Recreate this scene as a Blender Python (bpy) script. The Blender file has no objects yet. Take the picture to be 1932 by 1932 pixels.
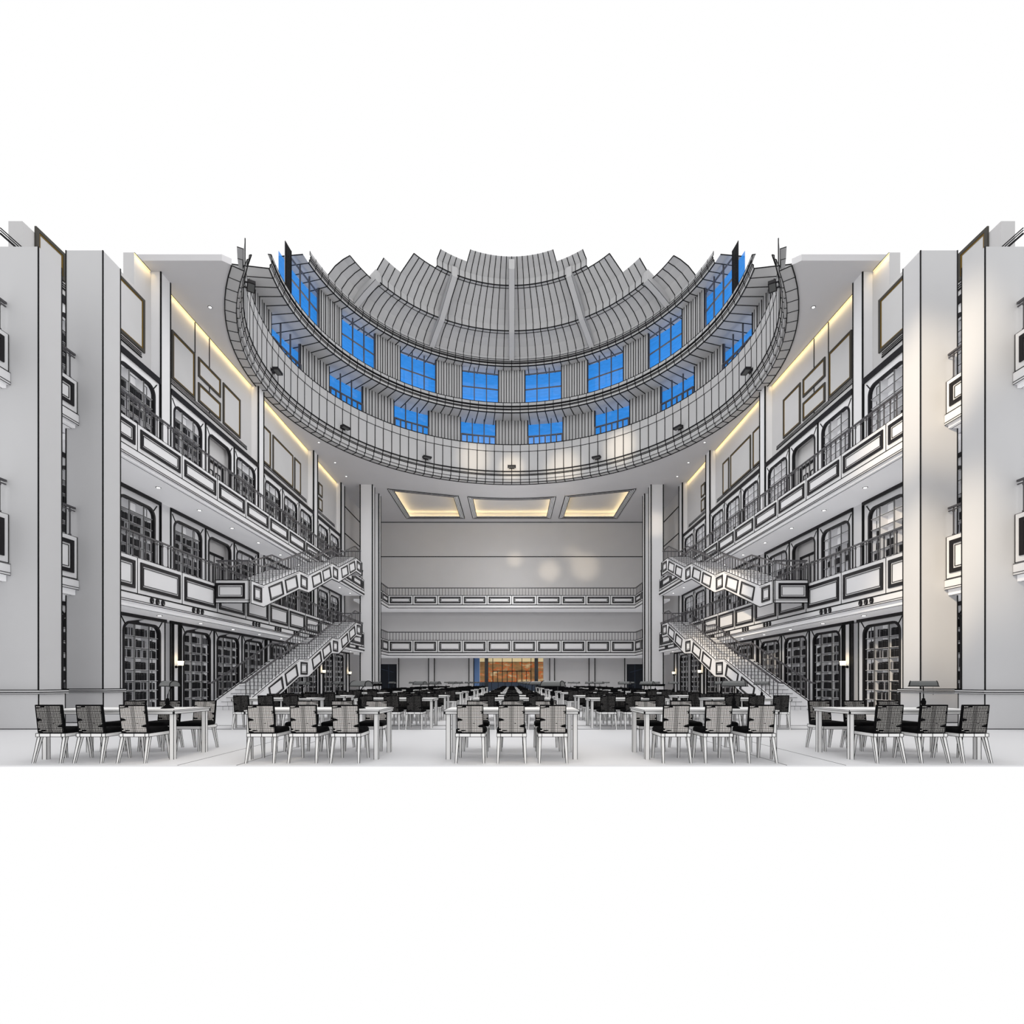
import bpy, math, random
from mathutils import Vector, Matrix
R = random.Random(7)
scn = bpy.context.scene
COL = scn.collection
PI = math.pi
H = 1.17                      # eye height

# ------------------------------------------------------------------ materials
def mat(name, col, rough=0.7, spec=0.2, emit=None, estr=0.0, metal=0.0):
    m = bpy.data.materials.new(name); m.use_nodes = True
    b = m.node_tree.nodes['Principled BSDF']
    b.inputs['Base Color'].default_value = (*col, 1)
    b.inputs['Roughness'].default_value = rough
    b.inputs['Specular IOR Level'].default_value = spec
    b.inputs['Metallic'].default_value = metal
    if emit:
        b.inputs['Emission Color'].default_value = (*emit, 1)
        b.inputs['Emission Strength'].default_value = estr
    return m

def plaster(name, col, amount=0.03, scale=0.8, rough=0.75):
    """matt paint with a faint mottling"""
    m = mat(name, col, rough, 0.15)
    nt = m.node_tree; b = nt.nodes['Principled BSDF']
    tc = nt.nodes.new('ShaderNodeTexCoord'); n = nt.nodes.new('ShaderNodeTexNoise')
    n.inputs['Scale'].default_value = scale; n.inputs['Detail'].default_value = 3
    mx = nt.nodes.new('ShaderNodeMixRGB'); mx.blend_type = 'MIX'
    mx.inputs[1].default_value = (*[c*(1-amount) for c in col], 1)
    mx.inputs[2].default_value = (*[min(1, c*(1+amount)) for c in col], 1)
    nt.links.new(tc.outputs['Object'], n.inputs['Vector'])
    nt.links.new(n.outputs['Fac'], mx.inputs[0])
    nt.links.new(mx.outputs[0], b.inputs['Base Color'])
    return m

WHITE = plaster('white_paint', (0.80, 0.80, 0.815))
WALLM = plaster('wall_paint', (0.58, 0.575, 0.58))
CEIL = plaster('ceiling_paint', (0.60, 0.595, 0.61))
SOFF = plaster('glowing_soffit_paint', (0.90, 0.90, 0.915)); SOFF.node_tree.nodes['Principled BSDF'].inputs['Emission Color'].default_value = (1, 1, 1.03, 1); SOFF.node_tree.nodes['Principled BSDF'].inputs['Emission Strength'].default_value = 0.13  # faint glow put into the paint to lift the balcony undersides
FLOORM = plaster('floor_paint', (0.74, 0.74, 0.755), 0.02, 0.4, 0.55)
FURN = plaster('furniture_white', (0.86, 0.855, 0.85), 0.02, 3)
DOME = plaster('dome_paint', (0.47, 0.47, 0.475))
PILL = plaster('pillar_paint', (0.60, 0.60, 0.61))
INK = mat('black_line', (0.010, 0.010, 0.011), 0.6, 0.1)
TRIM = mat('black_trim', (0.014, 0.013, 0.015), 0.5, 0.2)
RAIL = mat('dark_rail', (0.075, 0.072, 0.078), 0.45, 0.4)
BLACK = mat('black_weave', (0.004, 0.004, 0.0045), 0.8, 0.05)
NICHE = plaster('glowing_niche_paint', (0.86, 0.86, 0.875)); NICHE.node_tree.nodes['Principled BSDF'].inputs['Emission Color'].default_value = (1, 1, 1.02, 1); NICHE.node_tree.nodes['Principled BSDF'].inputs['Emission Strength'].default_value = 0.14  # shelf recesses brightened by emission in the material itself
BOOKA = mat('book_black', (0.012, 0.012, 0.014), 0.6)
BOOKB = mat('book_charcoal', (0.022, 0.022, 0.025), 0.6)
BOOKC = mat('book_grey', (0.30, 0.30, 0.32), 0.6)
LAMPM = mat('lamp_metal', (0.10, 0.105, 0.105), 0.35, 0.5)
FRAMED = mat('frame_dark', (0.060, 0.056, 0.048), 0.5)
FRAMEG = mat('frame_gold', (0.16, 0.095, 0.012), 0.4)
CANVAS = plaster('canvas_grey', (0.60, 0.60, 0.605))
WARM = mat('warm_strip', (0.9, 0.7, 0.35), emit=(1.0, 0.76, 0.33), estr=1.4)
COVE = mat('coffer_strip', (0.9, 0.75, 0.45), emit=(1.0, 0.78, 0.40), estr=9)
SHADE = mat('lit_shade', (0.9, 0.85, 0.7), emit=(1.0, 0.90, 0.66), estr=1.6)
DOWNL = mat('downlight_glow', (1, 1, 1), emit=(1.0, 0.98, 0.95), estr=3.0)
FILLGLOW = mat('added_glow_strip', (1, 1, 1), emit=(1.0, 0.98, 0.95), estr=14)  # for hidden strips added outside the dome windows to whiten the soffit
NAVY = mat('navy_glass', (0.006, 0.010, 0.018), 0.2, 0.5)
SLATE = mat('slate_blue', (0.045, 0.065, 0.10), 0.5)
BLUEC = mat('blue_panel', (0.13, 0.23, 0.45), 0.5)

def sky_glass():
    m = mat('sky_glass', (0.03, 0.2, 0.6), 0.15, 0.5)
    nt = m.node_tree; b = nt.nodes['Principled BSDF']
    tc = nt.nodes.new('ShaderNodeTexCoord')
    n = nt.nodes.new('ShaderNodeTexNoise'); n.inputs['Scale'].default_value = 0.16; n.inputs['Detail'].default_value = 6
    r = nt.nodes.new('ShaderNodeValToRGB')
    r.color_ramp.elements[0].position = 0.52; r.color_ramp.elements[0].color = (0.030, 0.225, 0.64, 1)
    r.color_ramp.elements[1].position = 0.70; r.color_ramp.elements[1].color = (0.50, 0.62, 0.80, 1)
    n2 = nt.nodes.new('ShaderNodeTexNoise'); n2.inputs['Scale'].default_value = 1.6; n2.inputs['Detail'].default_value = 5
    mp = nt.nodes.new('ShaderNodeMapping'); mp.inputs['Scale'].default_value = (1, 1, 5)
    mx = nt.nodes.new('ShaderNodeMixRGB'); mx.blend_type = 'MULTIPLY'; mx.inputs[0].default_value = 0.45
    nt.links.new(tc.outputs['Object'], n.inputs['Vector'])
    nt.links.new(tc.outputs['Object'], mp.inputs['Vector']); nt.links.new(mp.outputs[0], n2.inputs['Vector'])
    nt.links.new(n.outputs['Fac'], r.inputs[0])
    nt.links.new(r.outputs[0], mx.inputs[1]); nt.links.new(n2.outputs['Fac'], mx.inputs[2])
    for k in ('Emission Color',): nt.links.new(mx.outputs[0], b.inputs[k])
    b.inputs['Base Color'].default_value = (0.01, 0.06, 0.2, 1)
    b.inputs['Emission Strength'].default_value = 1.2
    return m
SKYG = sky_glass()

def weave(name, frac, base):
    """light slab under a dark woven grid (object coordinates: x across, z up)"""
    m = mat(name, base, 0.8, 0.05)
    nt = m.node_tree; b = nt.nodes['Principled BSDF']; L = nt.links
    def math_(op, a, bb=None, c=None):
        n = nt.nodes.new('ShaderNodeMath'); n.operation = op
        for i, v in enumerate((a, bb, c)):
            if v is None: continue
            if isinstance(v, (int, float)): n.inputs[i].default_value = v
            else: L.new(v, n.inputs[i])
        return n.outputs[0]
    tc = nt.nodes.new('ShaderNodeTexCoord'); sp = nt.nodes.new('ShaderNodeSeparateXYZ')
    L.new(tc.outputs['Object'], sp.inputs[0])
    x, z = sp.outputs[0], sp.outputs[2]
    ax = math_('ABSOLUTE', x)
    gx = math_('LESS_THAN', math_('FRACT', math_('MULTIPLY', x, 1/0.0205)), frac)
    gz = math_('LESS_THAN', math_('FRACT', math_('MULTIPLY', z, 1/0.0205)), frac)
    nz = nt.nodes.new('ShaderNodeTexNoise'); nz.inputs['Scale'].default_value = 22; nz.inputs['Detail'].default_value = 1
    mp = nt.nodes.new('ShaderNodeMapping'); mp.inputs['Scale'].default_value = (0.25, 0.25, 1.0)
    L.new(tc.outputs['Object'], mp.inputs['Vector']); L.new(mp.outputs[0], nz.inputs['Vector'])
    blot = math_('GREATER_THAN', math_('ADD', nz.outputs['Fac'], math_('MULTIPLY', ax, 1.5)), 0.79)
    mask = math_('MAXIMUM', math_('MAXIMUM', gx, gz), blot)
    cen = math_('MULTIPLY', math_('LESS_THAN', ax, 0.03), 0.4)
    fac = math_('MINIMUM', math_('MAXIMUM', mask, cen), 1.0)
    mx = nt.nodes.new('ShaderNodeMixRGB')
    mx.inputs[1].default_value = (*base, 1); mx.inputs[2].default_value = (0.004, 0.004, 0.0045, 1)
    L.new(fac, mx.inputs[0]); L.new(mx.outputs[0], b.inputs['Base Color'])
    return m
WEAVE1 = weave('woven_back_near', 0.56, (0.92, 0.89, 0.86))
WEAVE0 = weave('woven_back_light', 0.36, (0.95, 0.91, 0.88))
WEAVE2 = weave('woven_back_mid', 0.74, (0.50, 0.48, 0.46))

def curtain_mat():
    m = mat('orange_brown_glazing', (0.3, 0.15, 0.05), 0.4)
    nt = m.node_tree; b = nt.nodes['Principled BSDF']; L = nt.links
    tc = nt.nodes.new('ShaderNodeTexCoord')
    mp = nt.nodes.new('ShaderNodeMapping'); mp.inputs['Scale'].default_value = (1.0, 0.01, 2.4)
    n = nt.nodes.new('ShaderNodeTexNoise'); n.inputs['Scale'].default_value = 0.8; n.inputs['Detail'].default_value = 5
    r = nt.nodes.new('ShaderNodeValToRGB'); cr = r.color_ramp
    cr.elements[0].position = 0.30; cr.elements[0].color = (0.15, 0.075, 0.030, 1)
    cr.elements[1].position = 0.72; cr.elements[1].color = (0.62, 0.50, 0.30, 1)
    e = cr.elements.new(0.49); e.color = (0.25, 0.14, 0.055, 1)
    e = cr.elements.new(0.535); e.color = (0.46, 0.085, 0.018, 1)
    e = cr.elements.new(0.56); e.color = (0.30, 0.17, 0.07, 1)
    L.new(tc.outputs['Object'], mp.inputs['Vector']); L.new(mp.outputs[0], n.inputs['Vector'])
    L.new(n.outputs['Fac'], r.inputs[0])
    L.new(r.outputs[0], b.inputs['Base Color']); L.new(r.outputs[0], b.inputs['Emission Color'])
    b.inputs['Emission Strength'].default_value = 0.6
    return m
CURT = curtain_mat()
CREAM = mat('cream_glow', (0.6, 0.5, 0.3), emit=(0.75, 0.62, 0.36), estr=0.55)

# ------------------------------------------------------------------ mesh builder
class MB:
    def __init__(s, sx=1.0):
        s.v, s.f, s.m, s.sx = [], [], [], sx
    def add(s, vs, fs, mi=0):
        o = len(s.v); s.v += [(a*s.sx, b, c) for a, b, c in vs]
        for f in fs:
            s.f.append([o+i for i in f]); s.m.append(mi)
    def quad(s, a, b, c, d, mi=0): s.add([a, b, c, d], [(0, 1, 2, 3)], mi)
    def hexa(s, p, mi=0):
        s.add(p, [(0, 3, 2, 1), (4, 5, 6, 7), (0, 1, 5, 4), (1, 2, 6, 5), (2, 3, 7, 6), (3, 0, 4, 7)], mi)
    def box(s, x0, x1, y0, y1, z0, z1, mi=0):
        s.hexa([(x0, y0, z0), (x1, y0, z0), (x1, y1, z0), (x0, y1, z0), (x0, y0, z1), (x1, y0, z1), (x1, y1, z1), (x0, y1, z1)], mi)
    def bar(s, p, q, w0, w1=None, mi=1, n=4):
        """thin prism from p to q, width w0 at p and w1 at q"""
        w1 = w0 if w1 is None else w1
        p, q = Vector(p), Vector(q); d = q-p
        if d.length < 1e-6: return
        d.normalize()
        up = Vector((0, 0, 1)) if abs(d.z) < 0.95 else Vector((0, 1, 0))
        a = d.cross(up).normalized(); b = a.cross(d)
        vs = []
        for c, w in ((p, w0), (q, w1)):
            for k in range(n):
                t = PI/4+2*PI*k/n if n == 4 else 2*PI*k/n
                r = w*0.7071 if n == 4 else w/2
                vs.append(tuple(c+a*r*math.cos(t)+b*r*math.sin(t)))
        fs = [[k, (k+1) % n, n+(k+1) % n, n+k] for k in range(n)] + [list(range(n))[::-1], list(range(n, 2*n))]
        s.add(vs, fs, mi)
    def path(s, pts, w, mi=1, n=4):
        for i in range(len(pts)-1):
            a, b = pts[i], pts[i+1]
            wa = w(a[1]) if callable(w) else w; wb = w(b[1]) if callable(w) else w
            s.bar(a, b, wa, wb, mi, n)
    def edges(s, x0, x1, y0, y1, z0, z1, w, which='xyz', mi=1):
        W = w if callable(w) else (lambda y: w)
        if 'x' in which:
            for y in (y0, y1):
                for z in (z0, z1): s.bar((x0, y, z), (x1, y, z), W(y), W(y), mi)
        if 'y' in which:
            for x in (x0, x1):
                for z in (z0, z1): s.bar((x, y0, z), (x, y1, z), W(y0), W(y1), mi)
        if 'z' in which:
            for x in (x0, x1):
                for y in (y0, y1): s.bar((x, y, z0), (x, y, z1), W(y), W(y), mi)
    def tube(s, pts, r, n=8, mi=0):
        rr = r if isinstance(r, (list, tuple)) else [r]*len(pts)
        pts = [Vector(p) for p in pts]; vs = []; fs = []
        for i, p in enumerate(pts):
            d = (pts[min(i+1, len(pts)-1)]-pts[max(i-1, 0)]).normalized()
            up = Vector((0, 0, 1)) if abs(d.z) < 0.9 else Vector((0, 1, 0))
            a = d.cross(up).normalized(); b = a.cross(d)
            for k in range(n):
                t = 2*PI*k/n; vs.append(tuple(p+a*rr[i]*math.cos(t)+b*rr[i]*math.sin(t)))
        for i in range(len(pts)-1):
            for k in range(n): fs.append((i*n+k, i*n+(k+1) % n, (i+1)*n+(k+1) % n, (i+1)*n+k))
        fs += [list(range(n))[::-1], list(range((len(pts)-1)*n, len(pts)*n))]
        s.add(vs, fs, mi)
    def lathe(s, prof, n=16, c=(0, 0, 0), mi=0):
        vs, fs = [], []
        for r, z in prof:
            for k in range(n):
                t = 2*PI*k/n; vs.append((c[0]+r*math.cos(t), c[1]+r*math.sin(t), c[2]+z))
        for i in range(len(prof)-1):
            for k in range(n): fs.append((i*n+k, i*n+(k+1) % n, (i+1)*n+(k+1) % n, (i+1)*n+k))
        fs += [list(range(n))[::-1], list(range((len(prof)-1)*n, len(prof)*n))]
        s.add(vs, fs, mi)
    def ring(s, inner, outer, mk0, mk1, mi=0):
        """flat band between two same-length open/closed 2-D outlines, mk0/mk1 turn (u,v) into front and back points"""
        n = len(inner); vs = []
        for mk in (mk0, mk1):
            vs += [mk(*p) for p in inner] + [mk(*p) for p in outer]
        fs = []
        for i in range(n-1):
            j = i+1
            fs += [(i, j, n+j, n+i), (2*n+i, 3*n+i, 3*n+j, 2*n+j), (i, 2*n+i, 2*n+j, j), (n+i, n+j, 3*n+j, 3*n+i)]
        s.add(vs, fs, mi)
    def mesh(s, name, mats, smooth=False):
        me = bpy.data.meshes.new(name); me.from_pydata(s.v, [], s.f)
        for m in mats: me.materials.append(m)
        me.polygons.foreach_set('material_index', s.m)
        if smooth: me.polygons.foreach_set('use_smooth', [True]*len(s.f))
        me.update(); return me
    def build(s, name, mats, parent=None, loc=(0, 0, 0), smooth=False):
        o = bpy.data.objects.new(name, s.mesh(name, mats, smooth)); COL.objects.link(o)
        o.location = loc
        if parent: o.parent = parent
        return o

def tag(o, label=None, cat=None, group=None, kind=None):
    if label: o['label'] = label
    if cat: o['category'] = cat
    if group: o['group'] = group
    if kind: o['kind'] = kind
    return o
def thing(name, label, cat, loc=(0, 0, 0), rz=0.0, group=None, kind=None):
    o = bpy.data.objects.new(name, None); COL.objects.link(o)
    o.location = loc; o.rotation_euler = (0, 0, rz); o.empty_display_size = 0.2
    return tag(o, label, cat, group, kind)
def put(name, me, parent, loc=(0, 0, 0), rot=None):
    o = bpy.data.objects.new(name, me); COL.objects.link(o); o.location = loc
    if rot: o.rotation_euler = rot
    if parent: o.parent = parent
    return o
def dup(root, loc, rz=None, label=None, group=None):
    r = root.copy(); COL.objects.link(r); r.location = loc
    if rz is not None: r.rotation_euler = (0, 0, rz)
    if label: r['label'] = label
    if group: r['group'] = group
    for ch in list(root.children):
        c = ch.copy(); COL.objects.link(c); c.parent = r
        for g in ch.children:
            d = g.copy(); COL.objects.link(d); d.parent = c
    return r
def iw(y, k=0.0015): return max(0.009, k*y)         # drawn black arris: wider on the far, larger members
ORD = ['first', 'second', 'third', 'fourth', 'fifth', 'sixth', 'seventh', 'eighth', 'ninth', 'tenth', 'eleventh', 'twelfth', 'thirteenth', 'fourteenth', 'fifteenth', 'sixteenth', 'seventeenth', 'eighteenth', 'nineteenth', 'twentieth']
SIDE = {-1: 'left', 1: 'right'}
WI = [WHITE, INK]

# ------------------------------------------------------------------ main dimensions (metres)
CZ = 17.87                    # ceiling
XB = 12.5                     # balcony face
XP = 11.77                    # pillar face to the hall
XW = 14.68                    # upper side wall
YC, R0 = 30.3, 14.43          # dome centre and opening radius
YBACK = 55.3
LV = {1: dict(zf=0.0, face=13.9, top=3.40, band=(3.55, 3.68), shelves=[.1, .5, .87, 1.22, 1.63, 2.08, 2.455, 2.875], nb=8, depth=.34),
      2: dict(zf=5.0, face=14.3, top=3.10, band=(3.34, 3.53), shelves=[.1, .5, .96, 1.35, 1.83, 2.21, 2.65], nb=6, depth=.34),
      3: dict(zf=9.45, face=14.3, top=3.53, band=(3.80, 4.02), shelves=[.1, .55, 1.0, 1.45, 1.9, 2.25, 2.6, 2.98], nb=7, depth=.34)}
FLOORNAME = {1: 'ground floor', 2: 'middle gallery', 3: 'top gallery'}

# ------------------------------------------------------------------ setting: floor, walls, ceiling
b = MB()
b.box(-15.2, 15.2, 7.46, 58, -0.02, 0)
w = 0.012
for x in (-4.70, -3.87, 3.87, 4.70): b.box(x-w/2, x+w/2, 7.46, 13.2, -0.004, 0.0015, 1)
for x in (-14, 14): b.box(x-w/2, x+w/2, 7.46, 13.2, -0.004, 0.0015, 1)
for y in (13.2, 14.27): b.box(-11.7, 11.7, y-.055, y+.055, -0.004, 0.0015, 1)
tag(b.build('floor', [FLOORM, INK]), 'pale polished floor with thin dark inlay lines', 'floor', kind='structure')

for s in (-1, 1):
    b = MB(s)
    b.box(14.26, 15.1, 11.5, 58, 0, 3.67)                                # thicker ground storey
    b.box(XW, 15.1, 13.0, 15.9, 3.67, 11.5)
    b.box(XW, 15.1, 15.9, 19.4, 3.67, 15.0)
    b.box(XW, 15.1, 19.4, 20.6, 3.67, 16.6)
    b.box(XW, 15.1, 20.6, 58, 3.67, CZ)
    for z, wl in ((14.04, .04), (14.13, .022), (14.20, .022)):                                        # thin double ledge under the pictures
        for y0, y1 in ((15.2, 21.0), (22.2, 29.35), (30.5, 37.9), (39.0, 43.9)):
            b.bar((XW-.01, y0, z), (XW-.01, y1, z), wl, wl*1.3)
    for y in (24.55, 25.72): b.bar((XW, y, 14.2), (XW, y, CZ), .045)
    for y0, y1 in ((45.35, 57),):
        for z in (14.25, 16.6): b.bar((XW, y0, z), (XW, y1, z), .08)
    tag(b.build(f'wall_{SIDE[s]}', [WALLM, INK]), f'tall pale {SIDE[s]} side wall behind the galleries', 'wall', kind='structure')

# pilasters of the side walls (fixed trim)
k = 0
for s in (-1, 1):
    for i, (y0, y1) in enumerate(((21.57, 22.17), (29.88, 30.5), (38.2, 38.95), (44.35, 45.2))):
        k += 1
        b = MB(s)
        b.box(14.28, XW+.02, y0, y1, 4.9, CZ)
        for y in (y0, y1): b.bar((14.28, y, 4.9), (14.28, y, CZ), iw(y, .0022))
        b.box(13.86, 14.28, y0, y1, 0, 3.55)
        for q in (.05, .15, .24):
            for y in (y0-.1+q, y1+.1-q): b.box(13.835, 13.87, y-.02-.0004*y0, y+.02+.0004*y0, 0, 3.55, 1)
        b.box(13.84, 13.9, y0-.05, y1+.05, 3.55, 3.68, 1)
        tag(b.build(f'trim_{k}', WI), f'white wall pilaster with black edges, {ORD[i]} from the front on the {SIDE[s]} wall', 'pilaster', kind='structure')

# back wall
b = MB()
b.box(-15, 15, YBACK, YBACK+.4, 3.7, CZ)
for z in (CZ-.02, 14.25): b.bar((-14.6, YBACK, z), (14.6, YBACK, z), .075)
for s in (-1, 1):
    b.sx = s
    b.box(3.93, 11.75, YBACK, YBACK+.4, 0, 3.7)
    for x0, x1 in ((3.95, 4.45), (8.05, 8.65)):
        b.box(x0, x1, YBACK-.12, YBACK, 0, 3.7)
        for x in (x0, x1): b.bar((x, YBACK-.12, 0), (x, YBACK-.12, 3.7), .08)
    b.box(11.75, 11.95, YBACK-.2, YBACK+.2, 0, 3.7); b.bar((11.75, YBACK-.2, 0), (11.75, YBACK-.2, 3.7), .08)
    b.box(11.95, 15, YBACK, YBACK+.4, 3.05, 3.7)
b.sx = 1
tag(b.build('wall_back', [WALLM, INK]), 'plain pale back wall above and beside the glazed entrance', 'wall', kind='structure')
for s in (-1, 1):
    b = MB(s)
    b.box(11.95, 14.4, YBACK+.25, YBACK+.35, 0, 3.05)
    b.bar((12.4, YBACK+.24, 2.2), (13.9, YBACK+.24, 2.6), .05, mi=1); b.bar((12.9, YBACK+.24, 0), (12.9, YBACK+.24, 3.05), .05, mi=1)
    tag(b.build(f'door_{2+(s>0)}', [NAVY, SLATE]), f'dark navy glass opening at the {SIDE[s]} end of the back wall', 'doorway', kind='structure')

# ceiling with the round opening and three recessed coffers
b = MB()
angs = sorted(set([i*1.5 for i in range(-86, 87)] + [-45.0, 45.0, -121.8, 121.8]))
def rout(a):
    c, sn = math.cos(math.radians(a)), abs(math.sin(math.radians(a)))
    r = 1e9
    if sn > 1e-6: r = min(r, 15.1/sn)
    if c > 1e-6: r = min(r, 15.0/c)
    if c < -1e-6: r = min(r, (YC-21.0)/-c)
    return r
for a0, a1 in zip(angs, angs[1:]):
    p = []
    for a, r in ((a0, R0), (a1, R0), (a1, max(R0, rout(a1))), (a0, max(R0, rout(a0)))):
        t = math.radians(a); p.append((r*math.sin(t), YC+r*math.cos(t)))
    b.hexa([(x, y, CZ) for x, y in p]+[(x, y, CZ+.25) for x, y in p])
def nearedge(x):                                                          # front edge of the coffers follows the ring
    if abs(x) < 4.5: return YC+math.sqrt(17.72**2-x*x)
    return 47.42-(abs(x)-4.8)*0.30
YF, YE = 53.9, 57
cof = [(-10.7, -4.8), (-3.95, 3.95), (4.8, 10.7)]
xs = [-15.1, -10.7, -4.8, -3.95, 3.95, 4.8, 10.7, 15.1]
for i in range(7):
    x0, x1 = xs[i], xs[i+1]
    if i % 2 == 0: b.box(x0, x1, 45.3, YE, CZ, CZ+.25)
    else:
        b.box(x0, x1, YF, YE, CZ, CZ+.25)
        N = 10
        for j in range(N):
            u0, u1 = x0+(x1-x0)*j/N, x0+(x1-x0)*(j+1)/N
            pts = [(u0, 45.3), (u1, 45.3), (u1, nearedge(u1)), (u0, nearedge(u0))]
            b.hexa([(x, y, CZ) for x, y in pts]+[(x, y, CZ+.25) for x, y in pts])
tag(b.build('ceiling', [CEIL]), 'flat pale ceiling around the round dome opening', 'ceiling', kind='structure')

for ci, (x0, x1) in enumerate(cof):
    nm = ['left', 'middle', 'right'][ci]
    t = thing('ceiling_coffer', f'{nm} one of three recessed ceiling coffers with warm hidden lighting at the back', 'ceiling coffer', ((x0+x1)/2, 50.8, CZ), group='recessed coffers in the rear ceiling')
    cx, cy = (x0+x1)/2, 50.8
    def outline(ins):
        n = 8
        a, c = x0+ins, x1-ins
        return [(a+(c-a)*j/n-cx, nearedge(a+(c-a)*j/n)+ins-cy) for j in range(n+1)] + [(c-cx, YF-ins-cy), (a-cx, YF-ins-cy)]
    def closed(p): return p+[p[0]]
    fr = MB()
    fr.ring(closed(outline(.42)), closed(outline(-.02)), lambda u, v: (u, v, -.05), lambda u, v: (u, v, .08), 0)
    for ins, z, wd in ((0, -.055, .045), (.14, -.055, .03), (.28, -.055, .03), (.42, -.05, .05)):
        p = closed(outline(ins))
        fr.path([(u, v, z) for u, v in p], wd)
    fr.build('coffer_frame', [WHITE, INK], t)
    pn = MB(); o = closed(outline(-.25))
    pp = outline(.0)
    pn.add([(u, v, .55) for u, v in pp], [list(range(len(pp)))], 0)
    pn.ring(closed(outline(.0)), closed(outline(-.05)), lambda u, v: (u, v, .0), lambda u, v: (u, v, .55), 0)
    pn.build('coffer_panel', [CEIL, INK], t)
    st = MB(); st.path([(u, v, .14) for u, v in closed(outline(.04))], .06, mi=0)
    st.build('light_strip', [COVE], t)

# ------------------------------------------------------------------ cove light strips along the side walls
for s in (-1, 1):
    for i, (y0, y1) in enumerate(((20.6, 21.5), (22.2, 29.85), (30.55, 38.15), (39.0, 44.3))):
        b = MB(s); b.box(-.018, .0, y0, y1, -.045, -.02, 0); b.box(-.03, .0, y0, y1, -.02, 0.0, 1)
        o = b.build('cove_light', [WARM, INK], None, (s*XW, 0, CZ))
        tag(o, f'thin warm cove light along the top of the {SIDE[s]} wall, {ORD[i]} bay from the front', 'light strip', 'cove lights at the wall tops')
        L = bpy.data.lights.new('cove_glow', 'AREA'); L.shape = 'RECTANGLE'; L.size = .05; L.size_y = y1-y0
        L.energy = 2.6*(y1-y0); L.color = (1, .72, .32); L.spread = math.radians(120)
        lo = bpy.data.objects.new('cove_glow', L); COL.objects.link(lo)
        lo.location = (s*(XW-.13), (y0+y1)/2, CZ-.03); lo.rotation_euler = (0, -s*math.radians(22), 0)

# ------------------------------------------------------------------ pillars
def pillar(s, y, x0, x1, dep, ztop, label, edge=.0):
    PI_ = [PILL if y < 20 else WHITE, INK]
    t = thing('pillar', label, 'pillar', (s*(x0+x1)/2, y+dep/2, 0), kind='structure')
    hw, hd = (x1-x0)/2, dep/2
    W = iw(y, .0018)
    b = MB(); b.box(-hw, hw, -hd, hd, .98, ztop); b.edges(-hw, hw, -hd, hd, .98, ztop, W, 'z')
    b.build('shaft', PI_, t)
    b = MB(); b.box(-hw-.05, hw+.05, -hd-.05, hd+.05, 0, .88)
    b.edges(-hw-.05, hw+.05, -hd-.05, hd+.05, 0.008, .88, W*.8, 'xyz')
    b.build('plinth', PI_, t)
    b = MB(); b.box(-hw-.10, hw+.10, -hd-.10, hd+.10, .88, .98)
    for z, e in ((.885, .07), (.915, .10), (.975, .10)):
        b.edges(-hw-e, hw+e, -hd-e, hd+e, z, z, W*.75, 'xy')
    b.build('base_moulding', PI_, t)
for s in (-1, 1):
    pillar(s, 13.18, XP, XP+1.10, .68, 12.0, f'nearest square white pillar on the {SIDE[s]} side, cut by the picture edge')
    pillar(s, 15.26, XP, XP+1.06, .68, 13.6, f'second square white pillar on the {SIDE[s]} side, beside the first bookcase')
    pillar(s, 44.78, XP, XP+1.03, .68, CZ, f'far square white pillar on the {SIDE[s]} behind the top of the stairs')
    pillar(s, 46.95, XP, XP+1.03, .6, CZ, f'last square white pillar on the {SIDE[s]}, before the back balcony')

# ------------------------------------------------------------------ bookcases and doorways
W_, U0, U1 = 2.55, .20, 2.25
def arch(u0, u1, z0, z1, r, n=7):
    pts = [(u0, z0)]
    for k in range(n+1):
        t = PI-PI/2*k/n; pts.append((u0+r+r*math.cos(t), z1-r+r*math.sin(t)))
    for k in range(n+1):
        t = PI/2-PI/2*k/n; pts.append((u1-r+r*math.cos(t), z1-r+r*math.sin(t)))
    pts.append((u1, z0)); return pts
def outer(n=7, z0=0, z1=1.0):
    pts = [(0, z0)]
    for k in range(n+1): pts.append((0, z1) if k >= n//2 and k < n else ((0, z0+(z1-z0)*(.85+.05*k)) if k < n//2 else (U0+.34, z1)))
    for k in range(n+1): pts.append((U1-.34, z1) if k == 0 else ((W_, z1) if k <= n//2+1 else (W_, z0+(z1-z0)*(1-.03*(k-n//2-1)))))
    pts.append((W_, z0)); return pts
DIV = [.66, 1.44]                 # divider offsets inside the opening
UNITS = [(1, 16.45), (2, 19.0), (3, 22.2), (4, 24.75), (5, 27.3), (6, 30.5), (7, 33.05), (8, 35.6), (9, 38.98), (10, 41.53)]
stuffbooks = MB()
single_books = []
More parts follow.
